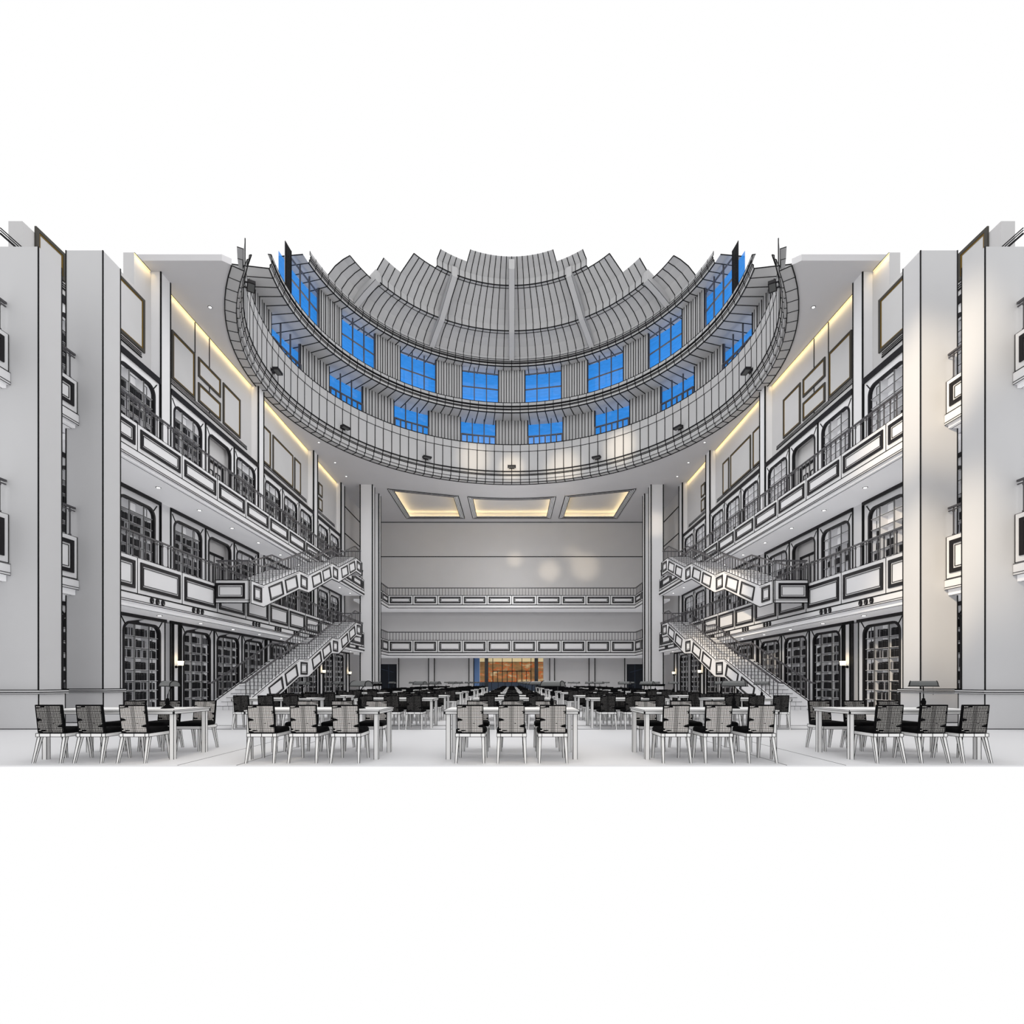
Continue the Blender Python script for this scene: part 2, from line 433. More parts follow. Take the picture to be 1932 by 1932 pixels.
def unit_proto(s, lv):
    d = LV[lv]; zt = d['band'][0]
    kw = 1.0
    P = {}
    a_in = arch(U0, U1, 0, d['top'], .38)
    o = outer(7, 0, zt)
    b = MB(s)
    b.ring(a_in, o, lambda u, v: (0, u, v), lambda u, v: (.05, u, v), 0)
    for u in (.035, W_-.035): b.box(-.015, .01, u-.028, u+.028, 0, zt, 1)
    for u, v, sg in ((U0+.11, d['top']-.11, -1), (U1-.11, d['top']-.11, 1)):
        b.bar((-.01, u, v), (-.01, u+sg*.20, v+.26), .03)
    P['frame_panel'] = b.mesh('frame_panel', WI)
    b = MB(s)
    b.ring(arch(U0+.085, U1-.085, 0, d['top']-.09, .30), a_in, lambda u, v: (-.03, u, v), lambda u, v: (.10, u, v), 0)
    if s < 0 and lv == 1:
        v0 = d['top']-.01
        b.add([(x, u, v) for x in (-.03, .02) for u, v in ((.50, v0), (1.05, v0), (1.0, v0+.06), (1.30, v0+.15))], [(0, 1, 2, 3), (4, 7, 6, 5), (0, 3, 7, 4), (0, 4, 5, 1), (1, 5, 6, 2), (2, 6, 7, 3)])
    P['arch_trim'] = b.mesh('arch_trim', [TRIM])
    b = MB(s); b.box(-.07, .05, 0, W_, d['band'][0], d['band'][1]); P['cornice'] = b.mesh('cornice', [TRIM])
    dp = d['depth']
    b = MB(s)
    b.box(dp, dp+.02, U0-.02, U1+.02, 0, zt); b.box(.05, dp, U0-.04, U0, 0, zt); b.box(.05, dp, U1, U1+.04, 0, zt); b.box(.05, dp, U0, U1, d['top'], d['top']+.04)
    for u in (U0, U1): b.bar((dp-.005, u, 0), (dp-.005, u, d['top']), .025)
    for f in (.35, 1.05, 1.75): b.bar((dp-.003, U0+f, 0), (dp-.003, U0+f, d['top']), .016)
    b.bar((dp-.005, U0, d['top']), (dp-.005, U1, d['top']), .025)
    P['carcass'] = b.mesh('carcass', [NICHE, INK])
    b = MB(s); b.box(.03, dp, -.022, .022, 0, d['top']-.02)
    for u in (-.022, .022): b.bar((.03, u, 0), (.03, u, d['top']-.02), .016)
    P['divider'] = b.mesh('divider', [WHITE, INK])
    b = MB(s); b.box(.04, dp, U0, U1, -.02, .008); b.bar((.04, U0, -.016), (.04, U1, -.016), .016)
    P['shelf'] = b.mesh('shelf', [WHITE, INK])
    b = MB(s)                                                              # door leaf inside an arched doorway
    b.box(.28, .33, U0-.02, U1+.02, 0, zt, 0)
    u0, u1, zz = .55, 1.85, 2.35
    for q0, q1, z0, z1 in ((u0-.09, u0, 0, zz), (u1, u1+.09, 0, zz), (u0-.09, u1+.09, zz, zz+.1)): b.box(.20, .29, q0, q1, z0, z1, 1)
    for q0, q1 in ((u0+.16, u0+.52), (u1-.52, u1-.16)):
        b.bar((.275, q0, .3), (.275, q0, 2.0), .05); b.bar((.275, q1, .3), (.275, q1, 2.0), .05); b.bar((.275, q0, .3), (.275, q1, .3), .05); b.bar((.275, q0, 2.0), (.275, q1, 2.0), .05)
    b.bar((.275, (u0+u1)/2, 0), (.275, (u0+u1)/2, zz), .035)
    b.box(.05, .3, U0-.04, U0, 0, zt); b.box(.05, .3, U1, U1+.04, 0, zt); b.box(.05, .3, U0, U1, d['top'], d['top']+.04)
    P['door_leaf'] = b.mesh('door_leaf', [WALLM, INK])
    return P
cols = [(U0+.10, U0+DIV[0]-.03), (U0+DIV[0]+.04, U0+DIV[1]-.03), (U0+DIV[1]+.04, U1-.10)]
TONE = ['black', 'charcoal', 'pale grey']
def fill_books(s, lv, idx, y0):
    d = LV[lv]; dens = 1.0
    if s > 0 and lv == 3: dens = .38
    if s > 0 and lv == 2: dens = .8
    indiv = (lv == 1 and idx == 2)
    nbk = [0]
    order = list(range(d['nb']))[::-1]
    for ri in order:
        z = d['shelves'][ri]+d['zf']+.008
        nxt = (d['shelves'][ri+1] if ri+1 < len(d['shelves']) else d['top'])+d['zf']
        hmax = min(.30, nxt-z-.05)
        for c, (u0, u1) in enumerate(cols):
            if dens < 1 and (ri >= (5 if lv == 2 else 4) or R.random() > dens): 
                continue
            wid = u1-u0
            end = u0+wid*(R.uniform(.45, .8) if dens < 1 else (R.uniform(.80, .9) if c == 2 else R.uniform(.9, 1.0)))
            u = u0+R.uniform(0, .02); n = 0
            while True:
                th = R.uniform(.040, .075)
                if u+th > end: break
                h = hmax*R.uniform(.84, 1.0); dp = R.uniform(.17, .21)
                mi = R.choices((0, 1, 2), (.62, .26, .12))[0]
                ln = R.uniform(-.02, .02) if R.random() < .8 else R.uniform(-.05, .05)
                x0 = d['face']+.055+R.uniform(0, .02)
                one = indiv and nbk[0] < 150
                n += 1
                if one:
                    nbk[0] += 1
                    single_books.append((s, ri, c, n, x0, y0+u, z, th-.006, h, dp, mi))
                else:
                    bb = stuffbooks; bb.sx = s
                    p = [(x0, y0+u, z), (x0+dp, y0+u, z), (x0+dp, y0+u+th-.006, z), (x0, y0+u+th-.006, z)]
                    p2 = [(a, bq+ln*.5, z+h) for a, bq, _ in p]
                    bb.hexa(p+p2, mi)
                u += th+(R.uniform(.0, .012) if R.random() < .75 else .02)
dn = 3
doorcount = 0
for s in (-1, 1):
    for lv in (1, 2, 3):
        P = unit_proto(s, lv); d = LV[lv]; proto = None
        for idx, y0 in UNITS:
            if lv == 1 and idx < 3: y0 = (16.12, 18.72)[idx-1]
            loc = (s*d['face'], y0, d['zf'])
            nm = f'{ORD[idx-1]} from the front pillar'
            if lv > 1 and idx == 4:
                dn += 1
                t = thing(f'door_{dn}', f'arched doorway with a panelled white door on the {SIDE[s]} {FLOORNAME[lv]}', 'doorway', loc, kind='structure')
                for q in ('frame_panel', 'arch_trim', 'cornice', 'door_leaf'): put(q, P[q], t)
                continue
            label = f'white arched wall bookcase with black trim, {SIDE[s]} {FLOORNAME[lv]}, {nm}'
            grp = f'arched bookcases of the {SIDE[s]} {FLOORNAME[lv]}'
            if proto is None:
                t = proto = thing('bookcase', label, 'bookcase', loc, group=grp)
                for q in ('frame_panel', 'arch_trim', 'cornice', 'carcass'): put(q, P[q], t)
                for u in DIV: put('divider', P['divider'], t, (0, U0+u, 0))
                for z in d['shelves']: put('shelf', P['shelf'], t, (0, 0, z))
            else: dup(proto, loc, None, label, grp)
            fill_books(s, lv, idx, y0)
stuffbooks.sx = 1
o = stuffbooks.build('books', [BOOKA, BOOKB, BOOKC])
tag(o, 'rows of dark books packed on the shelves of all the other arched bookcases', 'books', kind='stuff')
bookmesh = {}
shelfname = {7: 'top', 6: 'second', 5: 'third', 4: 'fourth', 3: 'fifth', 2: 'sixth', 1: 'seventh', 0: 'bottom'}
for (s, ri, c, n, x0, y, z, th, h, dp, mi) in single_books:
    b = MB(s)
    b.box(0, dp, 0, th, 0, h, mi)
    b.bar((-.001, th*.2, h*.82), (-.001, th*.8, h*.82), .006, mi=2 if mi < 2 else 0)
    o = b.build('book', [BOOKA, BOOKB, BOOKC], None, (s*x0, y, z))
    colw = ['near', 'middle', 'far'][c]
    tag(o, f'{TONE[mi]} book, {ORD[n-1]} from the near end, {shelfname[ri]} shelf, {colw} column, {SIDE[s]} front bookcase', 'book', f'books in the front ground floor bookcase on the {SIDE[s]}')

# ------------------------------------------------------------------ picture frames on the upper walls
PF = [(16.3, 17.4, 14.28, 15.2), (19.2, 21.15, 14.28, 16.4), (22.85, 24.5, 14.26, 16.37), (24.78, 26.67, 15.47, 16.39), (24.78, 26.67, 14.29, 15.2), (26.9, 28.6, 14.3, 16.39),
      (31.2, 32.2, 14.15, 16.35), (32.5, 35.5, 14.15, 16.35), (35.75, 36.8, 14.15, 16.35),
      (39.15, 40.0, 15.4, 16.36), (40.2, 41.0, 15.4, 16.36), (39.15, 40.0, 14.3, 15.22), (40.2, 41.0, 14.3, 15.22)]
PL = ['wide frame mostly hidden between the two near pillars', 'large portrait frame beside the second pillar', 'tall portrait frame, first in the second bay', 'wide frame, upper of the stacked pair in the second bay',
      'wide frame, lower of the stacked pair in the second bay', 'tall portrait frame, last in the second bay', 'narrow upright frame before the big one in the third bay', 'big square frame in the third bay',
      'narrow upright frame after the big one in the third bay', 'small frame, top near one of four in the far bay', 'small frame, top far one of four in the far bay', 'small frame, bottom near one of four in the far bay', 'small frame, bottom far one of four in the far bay']
for s in (-1, 1):
    for (y0, y1, z0, z1), lb in zip(PF, PL):
        t = thing('picture_frame', f'{lb}, dark and gold, {SIDE[s]} wall', 'picture frame', (s*(XW-.06), (y0+y1)/2, (z0+z1)/2), group='blank gilt edged frames on the upper walls')
        hw, hh = (y1-y0)/2, (z1-z0)/2
        def rc(i): return [(-hw+i, -hh+i), (hw-i, -hh+i), (hw-i, hh-i), (-hw+i, hh-i), (-hw+i, -hh+i)]
        g = .11 if y0 < 22 else .085
        b = MB(s); b.ring(rc(g), rc(0), lambda u, v: (0, u, v), lambda u, v: (.06, u, v), 0)
        b.build('moulding', [FRAMED], t)
        b = MB(s); b.ring(rc(g+.05), rc(g), lambda u, v: (.015, u, v), lambda u, v: (.06, u, v), 0)
        tag(b.build('gilt_edge', [FRAMEG], t), 'thin gold inner edge')
        b = MB(s); b.box(.03, .055, -hw+g+.04, hw-g-.04, -hh+g+.04, hh-g-.04); b.build('canvas', [CANVAS], t)

# ------------------------------------------------------------------ balconies
BAL = {2: dict(top=5.33, mod=4.13, bot=3.82, sof=3.67, p0=4.28, p1=5.20, rail=6.19, tw=.11, floor=5.0),
       3: dict(top=9.80, mod=8.88, bot=8.55, sof=8.47, p0=9.03, p1=9.67, rail=10.60, tw=.10, floor=9.45)}
def panel_frame_mesh(hw, z0, z1, tw, s, axis='y', k=1.0):
    b = MB(s)
    def mk(u, v, d): return (d, u, v) if axis == 'y' else (u, d, v)
    def rc(i): return [(-hw+i, z0+i), (hw-i, z0+i), (hw-i, z1-i), (-hw+i, z1-i), (-hw+i, z0+i)]
    b.ring(rc(tw), rc(0), lambda u, v: mk(u, v, -.035), lambda u, v: mk(u, v, .01), 0)
    p = rc(tw+.055); b.path([mk(u, v, -.004) for u, v in p], .018*k, mi=0)
    return b.mesh('panel_moulding', [TRIM])
def side_balcony(s, lv, y0, y1, first, label, nb=97, pitch=2.40, rail=True):
    B = BAL[lv]
    t = thing('balcony', label, 'balcony', (s*XB, y0, B['mod']))
    zo = B['mod']
    L = y1-y0
    # modules
    ys = []; y = first
    while y > y0+.05: y -= pitch
    cuts = [y0]; y += pitch if y <= y0 else 0
    while y < y1-.3:
        if y > y0+.1: cuts.append(y)
        y += pitch
    cuts.append(y1)
    for a, c in zip(cuts, cuts[1:]):
        b = MB(s); h = B['top']-B['mod']
        b.box(0, .14, 0, c-a, 0, h)
        for yy, q in ((0.0, a), (c-a, c)): b.bar((0, yy, 0), (0, yy, h), iw(q, .0011), mi=1)
        for zz, kk in ((0.0, .0013), (h, .0007)): b.bar((0, 0, zz), (0, c-a, zz), iw(a, kk), iw(c, kk), mi=1)
        p = b.build('parapet_panel', WI, t, (0, a-y0, 0))
        # the moulding keeps its module even where the parapet is cut by a pillar
        hw = min((c-a)/2-.13, pitch/2-.13)
        if hw > .2:
            put('panel_moulding', panel_frame_mesh(hw, B['p0']-zo, B['p1']-zo, B['tw'], s, k=max(1, a/16)), p, (0, (c-a)/2, 0))
    b = MB(s)
    b.box(-.05, .2, 0, L, B['bot']-zo, -.03); b.box(.0, .2, 0, L, -.03, 0)
    for zz, xx in ((B['bot']-zo, -.05), (-.035, -.05), (B['bot']-zo+.06, -.055)): b.bar((xx, 0, zz), (xx, L, zz), iw(y0, .001), iw(y1, .001))
    b.build('base_band', WI, t)
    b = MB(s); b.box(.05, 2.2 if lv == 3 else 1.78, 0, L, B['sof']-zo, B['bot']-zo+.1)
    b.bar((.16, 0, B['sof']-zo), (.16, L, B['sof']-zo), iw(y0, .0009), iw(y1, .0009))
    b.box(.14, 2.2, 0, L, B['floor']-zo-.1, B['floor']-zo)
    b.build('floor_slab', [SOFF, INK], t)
    b = MB(s); zr = B['rail']-zo
    b.box(.035, .10, 0, L, zr-.05, zr)
    b.bar((.065, 0, zr-.11), (.065, L, zr-.11), .014, .03, mi=0)
    b.build('handrail', [RAIL], t)
    h0 = B['top']-zo; hb = zr-.055-h0
    mb = MB(s); mb.bar((.065, 0, 0), (.065, 0, hb), .028, mi=0); mb.bar((.065, 0, 0), (.065, 0, .06), .05, mi=0); mb.bar((.065, 0, hb-.12), (.065, 0, hb-.05), .045, mi=0)
    me = mb.mesh('baluster', [RAIL])
    n = min(nb, int(L/.29))
    for i in range(n): put('baluster', me, t, (0, (i+.5)*L/n, h0))
    return t
for s in (-1, 1):
    for lv, nm in ((2, 'lower'), (3, 'upper')):
        side_balcony(s, lv, 15.96, 44.76, 17.7, f'long {nm} balcony with panelled parapet along the {SIDE[s]} wall', 97)
        side_balcony(s, lv, 13.88, 15.24, 14.95, f'short piece of {nm} balcony between the two near pillars on the {SIDE[s]}')
        side_balcony(s, lv, 10.6, 13.16, 13.3, f'end of {nm} balcony in front of the nearest pillar on the {SIDE[s]}', pitch=2.6)

def back_balcony(lv, label):
    B = BAL[lv]; zo = B['mod']; Y = 52.8
    t = thing('balcony', label, 'balcony', (0, Y, zo))
    n = 10; hw = 12.3; p = 2*hw/n; h = B['top']-zo
    fm = panel_frame_mesh(p/2-.17, B['p0']-zo, B['p1']-zo, .12, 1, 'x', 2.6)
    pb = MB(); pb.box(-p/2, p/2, 0, .14, 0, h); pb.edges(-p/2, p/2, 0, 0, 0, h, .05, 'xz')
    pm = pb.mesh('parapet_panel', WI)
    for i in range(n):
        o = put('parapet_panel', pm, t, (-hw+p*(i+.5), 0, 0)); put('panel_moulding', fm, o)
    for s in (-1, 1):
        for (ya, yb) in ((47.58, 50.35), (50.35, 52.8)):
            b = MB(s); b.box(0, .14, 0, yb-ya, 0, h); b.edges(0, 0, 0, yb-ya, 0, h, .05, 'yz')
            o = b.build('parapet_panel', WI, t, (s*hw, ya-Y, 0))
            put('panel_moulding', panel_frame_mesh((yb-ya)/2-.2, B['p0']-zo, B['p1']-zo, .12, s, 'y', 2.6), o, (0, (yb-ya)/2, 0))
    b = MB()
    b.box(-hw-.2, hw+.2, -.04, .2, B['bot']-zo, -.02)
    for zz in (B['bot']-zo, -.03): b.bar((-hw, -.045, zz), (hw, -.045, zz), .055)
    for s in (-1, 1):
        b.sx = s; b.box(hw-.04, hw+.2, 47.58-Y, 0, B['bot']-zo, -.02)
        for zz in (B['bot']-zo, -.03): b.bar((hw-.045, 47.58-Y, zz), (hw-.045, 0, zz), .05, .055)
    b.build('base_band', WI, t)
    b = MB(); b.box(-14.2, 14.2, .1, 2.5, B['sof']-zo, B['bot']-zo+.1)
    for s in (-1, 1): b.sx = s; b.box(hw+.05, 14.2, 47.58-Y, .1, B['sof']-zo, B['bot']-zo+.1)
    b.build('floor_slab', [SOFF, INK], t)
    zr = B['rail']-zo
    b = MB(); b.box(-hw, hw, 0, .08, zr-.09, zr)
    for s in (-1, 1): b.sx = s; b.box(hw, hw+.08, 47.58-Y, 0, zr-.09, zr)
    b.build('handrail', [RAIL], t)
    mb = MB(); mb.bar((0, 0, 0), (0, 0, zr-.09-h), .045, mi=0); me = mb.mesh('baluster', [RAIL])
    N = 80
    for i in range(N): put('baluster', me, t, (-hw+2*hw*(i+.5)/N, .04, h))
    for s in (-1, 1):
        for i in range(9): put('baluster', me, t, (s*(hw+.04), 47.58-Y+(i+.5)*5.2/9, h))
back_balcony(2, 'lower balcony with ten black framed panels across the back wall')
back_balcony(3, 'upper balcony with ten black framed panels across the back wall')

# round black air nozzles in threes under the lower side balconies
mb = MB()
for k in range(1): 
    n = 14
    mb.add([(0, .075*math.cos(2*PI*i/n), .1*math.sin(2*PI*i/n)) for i in range(n)]+[(.09, .085*math.cos(2*PI*i/n), .112*math.sin(2*PI*i/n)) for i in range(n)],
           [list(range(n))]+[(i, (i+1) % n, n+(i+1) % n, n+i) for i in range(n)], 0)
    mb.add([(-.012, -.02+.014*math.cos(2*PI*i/8), -.045+.010*math.sin(2*PI*i/8)) for i in range(8)], [list(range(8))], 1)  # white dot drawn as a highlight on the nozzle face
for s in (-1, 1):
    me = None
    m2 = MB(s); m2.v = [(a*s, b_, c) for a, b_, c in mb.v]; m2.f = mb.f; m2.m = mb.m
    me = m2.mesh('air_nozzle', [TRIM, FURN])
    for i in range(11):
        yc = 18.6+2.40*i
        if i == 2: continue
        for j in range(3):
            o = put('air_nozzle', me, None, (s*(XB-.10), yc+(j-1)*.29, 3.985))
            tag(o, f'round black air nozzle, {["near", "middle", "far"][j]} one of the {ORD[i]} trio under the {SIDE[s]} lower balcony', 'air nozzle', 'black air nozzles in threes on the balcony bands')

# ------------------------------------------------------------------ staircases
TOPP = [(22.36, 5.46), (23.5, 5.46), (27.4, 6.92), (28.7, 6.97), (32.4, 8.43), (33.7, 8.48), (37.4, 9.94), (38.8, 9.94)]
XO, XI = 11.0, 12.44
def staircase(s, upper):
    dz = 0 if upper else -4.55
    top = [(y, z+dz) for y, z in TOPP]
    if upper: label = f'upper stair flight on the {SIDE[s]}, from the landing box up to the top balcony'
    else:
        top = [(21.95, .33), (23.5, .91)] + top[2:]
        label = f'lower stair flight on the {SIDE[s]}, rising from the floor to the lower balcony'
    t = thing('staircase', label, 'staircase', (s*XO, top[0][0], 0))
    oy = top[0][0]
    def L(x, y, z): return (x-XO, y-oy, z)
    TH = .96
    # outer stringer
    b = MB(s)
    pts = top
    for (ya, za), (yb, zb) in zip(pts, pts[1:]):
        b0, b1 = max(0, za-TH), max(0, zb-TH)
        if b0 == 0 and b1 > 0:
            ym = ya+(yb-ya)*(TH-za)/(zb-za)
            zm = TH
            segs = [(ya, za, 0, ym, zm, 0), (ym, zm, 0, yb, zb, b1)]
        else: segs = [(ya, za, b0, yb, zb, b1)]
        for (a, z1, z0, c, z3, z2) in segs:
            b.hexa([L(XO, a, z0), L(XO+.12, a, z0), L(XO+.12, c, z2), L(XO, c, z2), L(XO, a, z1), L(XO+.12, a, z1), L(XO+.12, c, z3), L(XO, c, z3)])
            b.bar(L(XO, a, z0), L(XO, c, z2), iw(a, .0013), iw(c, .0013))
            b.bar(L(XO, a, z1), L(XO, c, z3), iw(a, .0010), iw(c, .0010))
            b.bar(L(XO+.02, a, z1-.09), L(XO-.006, c, z3-.09), iw(a, .0005), iw(c, .0005))
    b.bar(L(XO, pts[0][0], max(0, pts[0][1]-TH)), L(XO, *pts[0]), .03)
    b.bar(L(XO, pts[-1][0], pts[-1][1]-TH), L(XO, *pts[-1]), .06)
    so = b.build('outer_stringer', WI, t)
    def pm(quad, ya):
        q = quad+[quad[0]]
        cy = sum(p[0] for p in quad)/4; cz = sum(p[1] for p in quad)/4
        k = max(1, ya/22)
        def sh(d):
            out = []
            for p in q:
                v = Vector((p[0]-cy, p[1]-cz)); sx_ = max(.05, 1-d/abs(quad[0][0]-cy if abs(quad[0][0]-cy) > .1 else .3))
                out.append((cy+v.x*(1-d/hx), cz+v.y*(1-d/hz)))
            return out
        hx = max(abs(p[0]-cy) for p in quad); hz = max(abs(p[1]-cz) for p in quad)
        m = MB(s)
        m.ring(sh(.095), q, lambda u, v: (-.035, u-oy, v), lambda u, v: (.0, u-oy, v), 0)
        m.path([(-.004, u-oy, v) for u, v in sh(.15)], .016*k, mi=0)
        m.build('panel_moulding', [TRIM], so)
    for (ya, za), (yb, zb) in zip(pts, pts[1:]):
        if abs(zb-za) < .2:                                                # landing panel
            if yb-ya < .5: continue
            q = [(ya+.20, za-TH+.16), (yb-.20, za-TH+.16), (yb-.20, za-.14), (ya+.20, za-.14)]
            pm(q, ya)
        else:
            d = Vector((yb-ya, zb-za)); ln = d.length; d.normalize(); nrm = Vector((d.y, -d.x))
            base = Vector((ya, za))
            lst = ((.10, .46), (.54, .90)) if za-TH > -.2 else ((.06, .42), (.52, .90))
            if not upper and za < .5: continue
            for f0, f1 in lst:
                q = [base+d*ln*f0+nrm*.78, base+d*ln*f1+nrm*.78, base+d*ln*f1+nrm*.14, base+d*ln*f0+nrm*.14]
                if not upper and za < 1.0: q = [p for p in q]
                pm([(p.x, max(.03, p.y)) for p in q], ya)
    # inner stringer
    b = MB(s)
    for (ya, za), (yb, zb) in zip(pts, pts[1:]):
        z0, z2 = max(0, za-.5), max(0, zb-.5)
        b.hexa([L(XI-.08, ya, z0), L(XI, ya, z0), L(XI, yb, z2), L(XI-.08, yb, z2), L(XI-.08, ya, za), L(XI, ya, za), L(XI, yb, zb), L(XI-.08, yb, zb)])
        b.bar(L(XI-.08, ya, za), L(XI-.08, yb, zb), iw(ya, .0012), iw(yb, .0012))
    b.build('inner_stringer', WI, t)
    # steps and landings
    def step(y0, y1, z, name='step', rise=.17):
        m = MB(s); m.box(.10, XI-XO-.06, 0, y1-y0+.02, -.55 if z > .6 else -z, 0)
        wd = iw(y0, .0007)
        m.bar((.1, 0, 0), (XI-XO-.06, 0, 0), wd)
        if name == 'step':
            for q in (.35, .6, .85, 1.1): m.bar((q, -.002, -rise), (q, -.002, 0), wd*.4)
        m.build(name, WI, t, (0, y0-oy, z))
    for (ya, za), (yb, zb) in zip(pts, pts[1:]):
        if abs(zb-za) < .2: step(ya, yb, za-.02, 'landing')
        elif not upper and ya < 23.4: continue
        else:
            y_a, z_a = ya, za-.02
            n = 9
            if not upper and ya == 23.5: y_a, z_a, n = 22.2, 0.0, 14
            rise = (zb-.02-z_a)/n; go = (yb-y_a)/n
            for i in range(n): step(y_a+go*i, y_a+go*(i+1), z_a+rise*(i+1)-(0 if i < n-1 else .002), rise=rise)
    # handrails with balusters
    hb = .82
    bm = MB(s); bm.bar((0, 0, 0), (0, 0, hb), .026, mi=0); me = bm.mesh('baluster', [RAIL])
    for xr in (XO+.06, XI-.04):
        b = MB(s)
        pr = [L(xr, y, z+hb) for y, z in pts]
        if not upper: pr = [L(xr, pts[0][0]-.35, pts[0][1]+hb-.02)]+pr
        b.path(pr, .062, mi=0)
        b.build('handrail', [RAIL], t)
        n = int((pts[-1][0]-pts[0][0])/.34)
        for i in range(n):
            y = pts[0][0]+.1+(pts[-1][0]-pts[0][0]-.2)*i/(n-1)
            for (ya, za), (yb, zb) in zip(pts, pts[1:]):
                if ya <= y <= yb: z = za+(zb-za)*(y-ya)/(yb-ya); break
            put('baluster', me, t, (xr-XO if s > 0 else -(xr-XO), y-oy, z))
    # closing face: front of the upper landing box, and the guard at the top landing
    b = MB(s)
    if upper:
        z1 = pts[0][1]; z0 = z1-TH
        b.box(0, XI-XO, -.10, 0.02, z0, z1)
        b.edges(0, XI-XO, -.10, -.10, z0, z1, .03, 'xz')
        b.bar((.06, -.105, z0), (.06, -.105, z1), .02)
        b.bar((0, -.10, z0+.12), (XI-XO, -.10, z0+.12), .02)
        f = b.build('landing_front', WI, t)
        m = MB(s)
        def rc(i): return [(.20+i, z0+.17+i), (XI-XO-.02-i, z0+.17+i), (XI-XO-.02-i, z1-.13-i), (.20+i, z1-.13-i), (.20+i, z0+.17+i)]
        m.ring(rc(.09), rc(0), lambda u, v: (u, -.14, v), lambda u, v: (u, -.09, v), 0)
        m.path([(u, -.105, v) for u, v in rc(.15)], .018, mi=0)
        m.build('panel_moulding', [TRIM], f)
        g = MB(s); g.bar((0.06, -.04, z1+hb), (XI-XO, -.04, z1+hb), .062, mi=0); g.build('handrail', [RAIL], t)
        for i in range(6): put('baluster', me, t, (s*(.12+i*.25), -.04, z1))
    ye, ze = pts[-1]
    b = MB(s); b.box(0, XI-XO+.1, ye-oy, ye-oy+.12, ze-TH, ze); b.edges(0, 0, ye-oy, ye-oy+.12, ze-TH, ze, .05, 'z'); b.build('landing_end', WI, t)
    g = MB(s); g.bar((.06, ye-oy+.06, ze+hb), (XI-XO, ye-oy+.06, ze+hb), .062, mi=0); g.build('handrail', [RAIL], t)
    for i in range(5): put('baluster', me, t, (s*(.15+i*.28), ye-oy+.06, ze))
for s in (-1, 1):
    staircase(s, False); staircase(s, True)

# ------------------------------------------------------------------ dome
def P3(r, a, z):
    t = math.radians(a); return (r*math.sin(t), YC+r*math.cos(t), z)
def depth(r, a): return YC+r*math.cos(math.radians(a))
def rev(b, prof, a0, a1, step=3.0, lines=True, rims=(), kw=.0016, sub=1, mi=0, skip=None):
    """surface of revolution about the dome axis with black joints every step degrees"""
    n = int(round((a1-a0)/step))
    for i in range(n):
        A, B_ = a0+i*step, a0+(i+1)*step
        if skip and skip((A+B_)/2): continue
        for (r0, z0), (r1, z1) in zip(prof, prof[1:]):
            for q in range(sub):
                p, q2 = A+(B_-A)*q/sub, A+(B_-A)*(q+1)/sub
                b.quad(P3(r0, p, z0), P3(r0, q2, z0), P3(r1, q2, z1), P3(r1, p, z1), mi)
        for (j, k_) in rims:
            r, z = prof[j]
            b.bar(P3(r, A, z), P3(r, B_, z), k_*depth(r, A), k_*depth(r, B_))
    if lines:
        for i in range(n+1):
            A = a0+i*step
            if skip and skip(A-.1) and skip(A+.1): continue
            for (r0, z0), (r1, z1) in zip(prof, prof[1:]):
                w_ = kw*depth(r0, A); b.bar(P3(r0, A, z0), P3(r1, A, z1), w_, w_)
DI = [DOME, INK]
b = MB()
rev(b, [(R0, CZ-.02), (13.97, CZ-.02), (13.97, CZ+.22), (13.86, CZ+.22), (13.86, CZ+.50), (13.78, CZ+.56), (13.78, CZ+.72), (13.70, CZ+.78)], -129, 129, 3,
    rims=((0, .0017), (1, .0012), (2, .0009), (4, .0014), (5, .0012), (7, .0017)), kw=.0013)
tag(b.build('trim_9', DI), 'moulded round rim of the dome opening in the ceiling', 'rim moulding', kind='structure')
t = thing('dome_gallery', 'round gallery parapet of jointed panels just above the dome rim', 'gallery', (0, YC, CZ+.78), kind='structure')
b = MB(); b.v = []
rev(b, [(13.70, CZ+.78), (13.70, 20.30)], -123, 123, 3, kw=.0014)
b.v = [(x, y-YC, z-CZ-.78) for x, y, z in b.v]; b.build('parapet_wall', DI, t)
b = MB()
rev(b, [(13.70, 20.30), (13.66, 20.32), (13.66, 20.86), (13.95, 20.86)], -117, 117, 3, rims=((0, .0011), (2, .0013)), kw=.0010)
b.v = [(x, y-YC, z-CZ-.78) for x, y, z in b.v]; b.build('parapet_cap', DI, t)

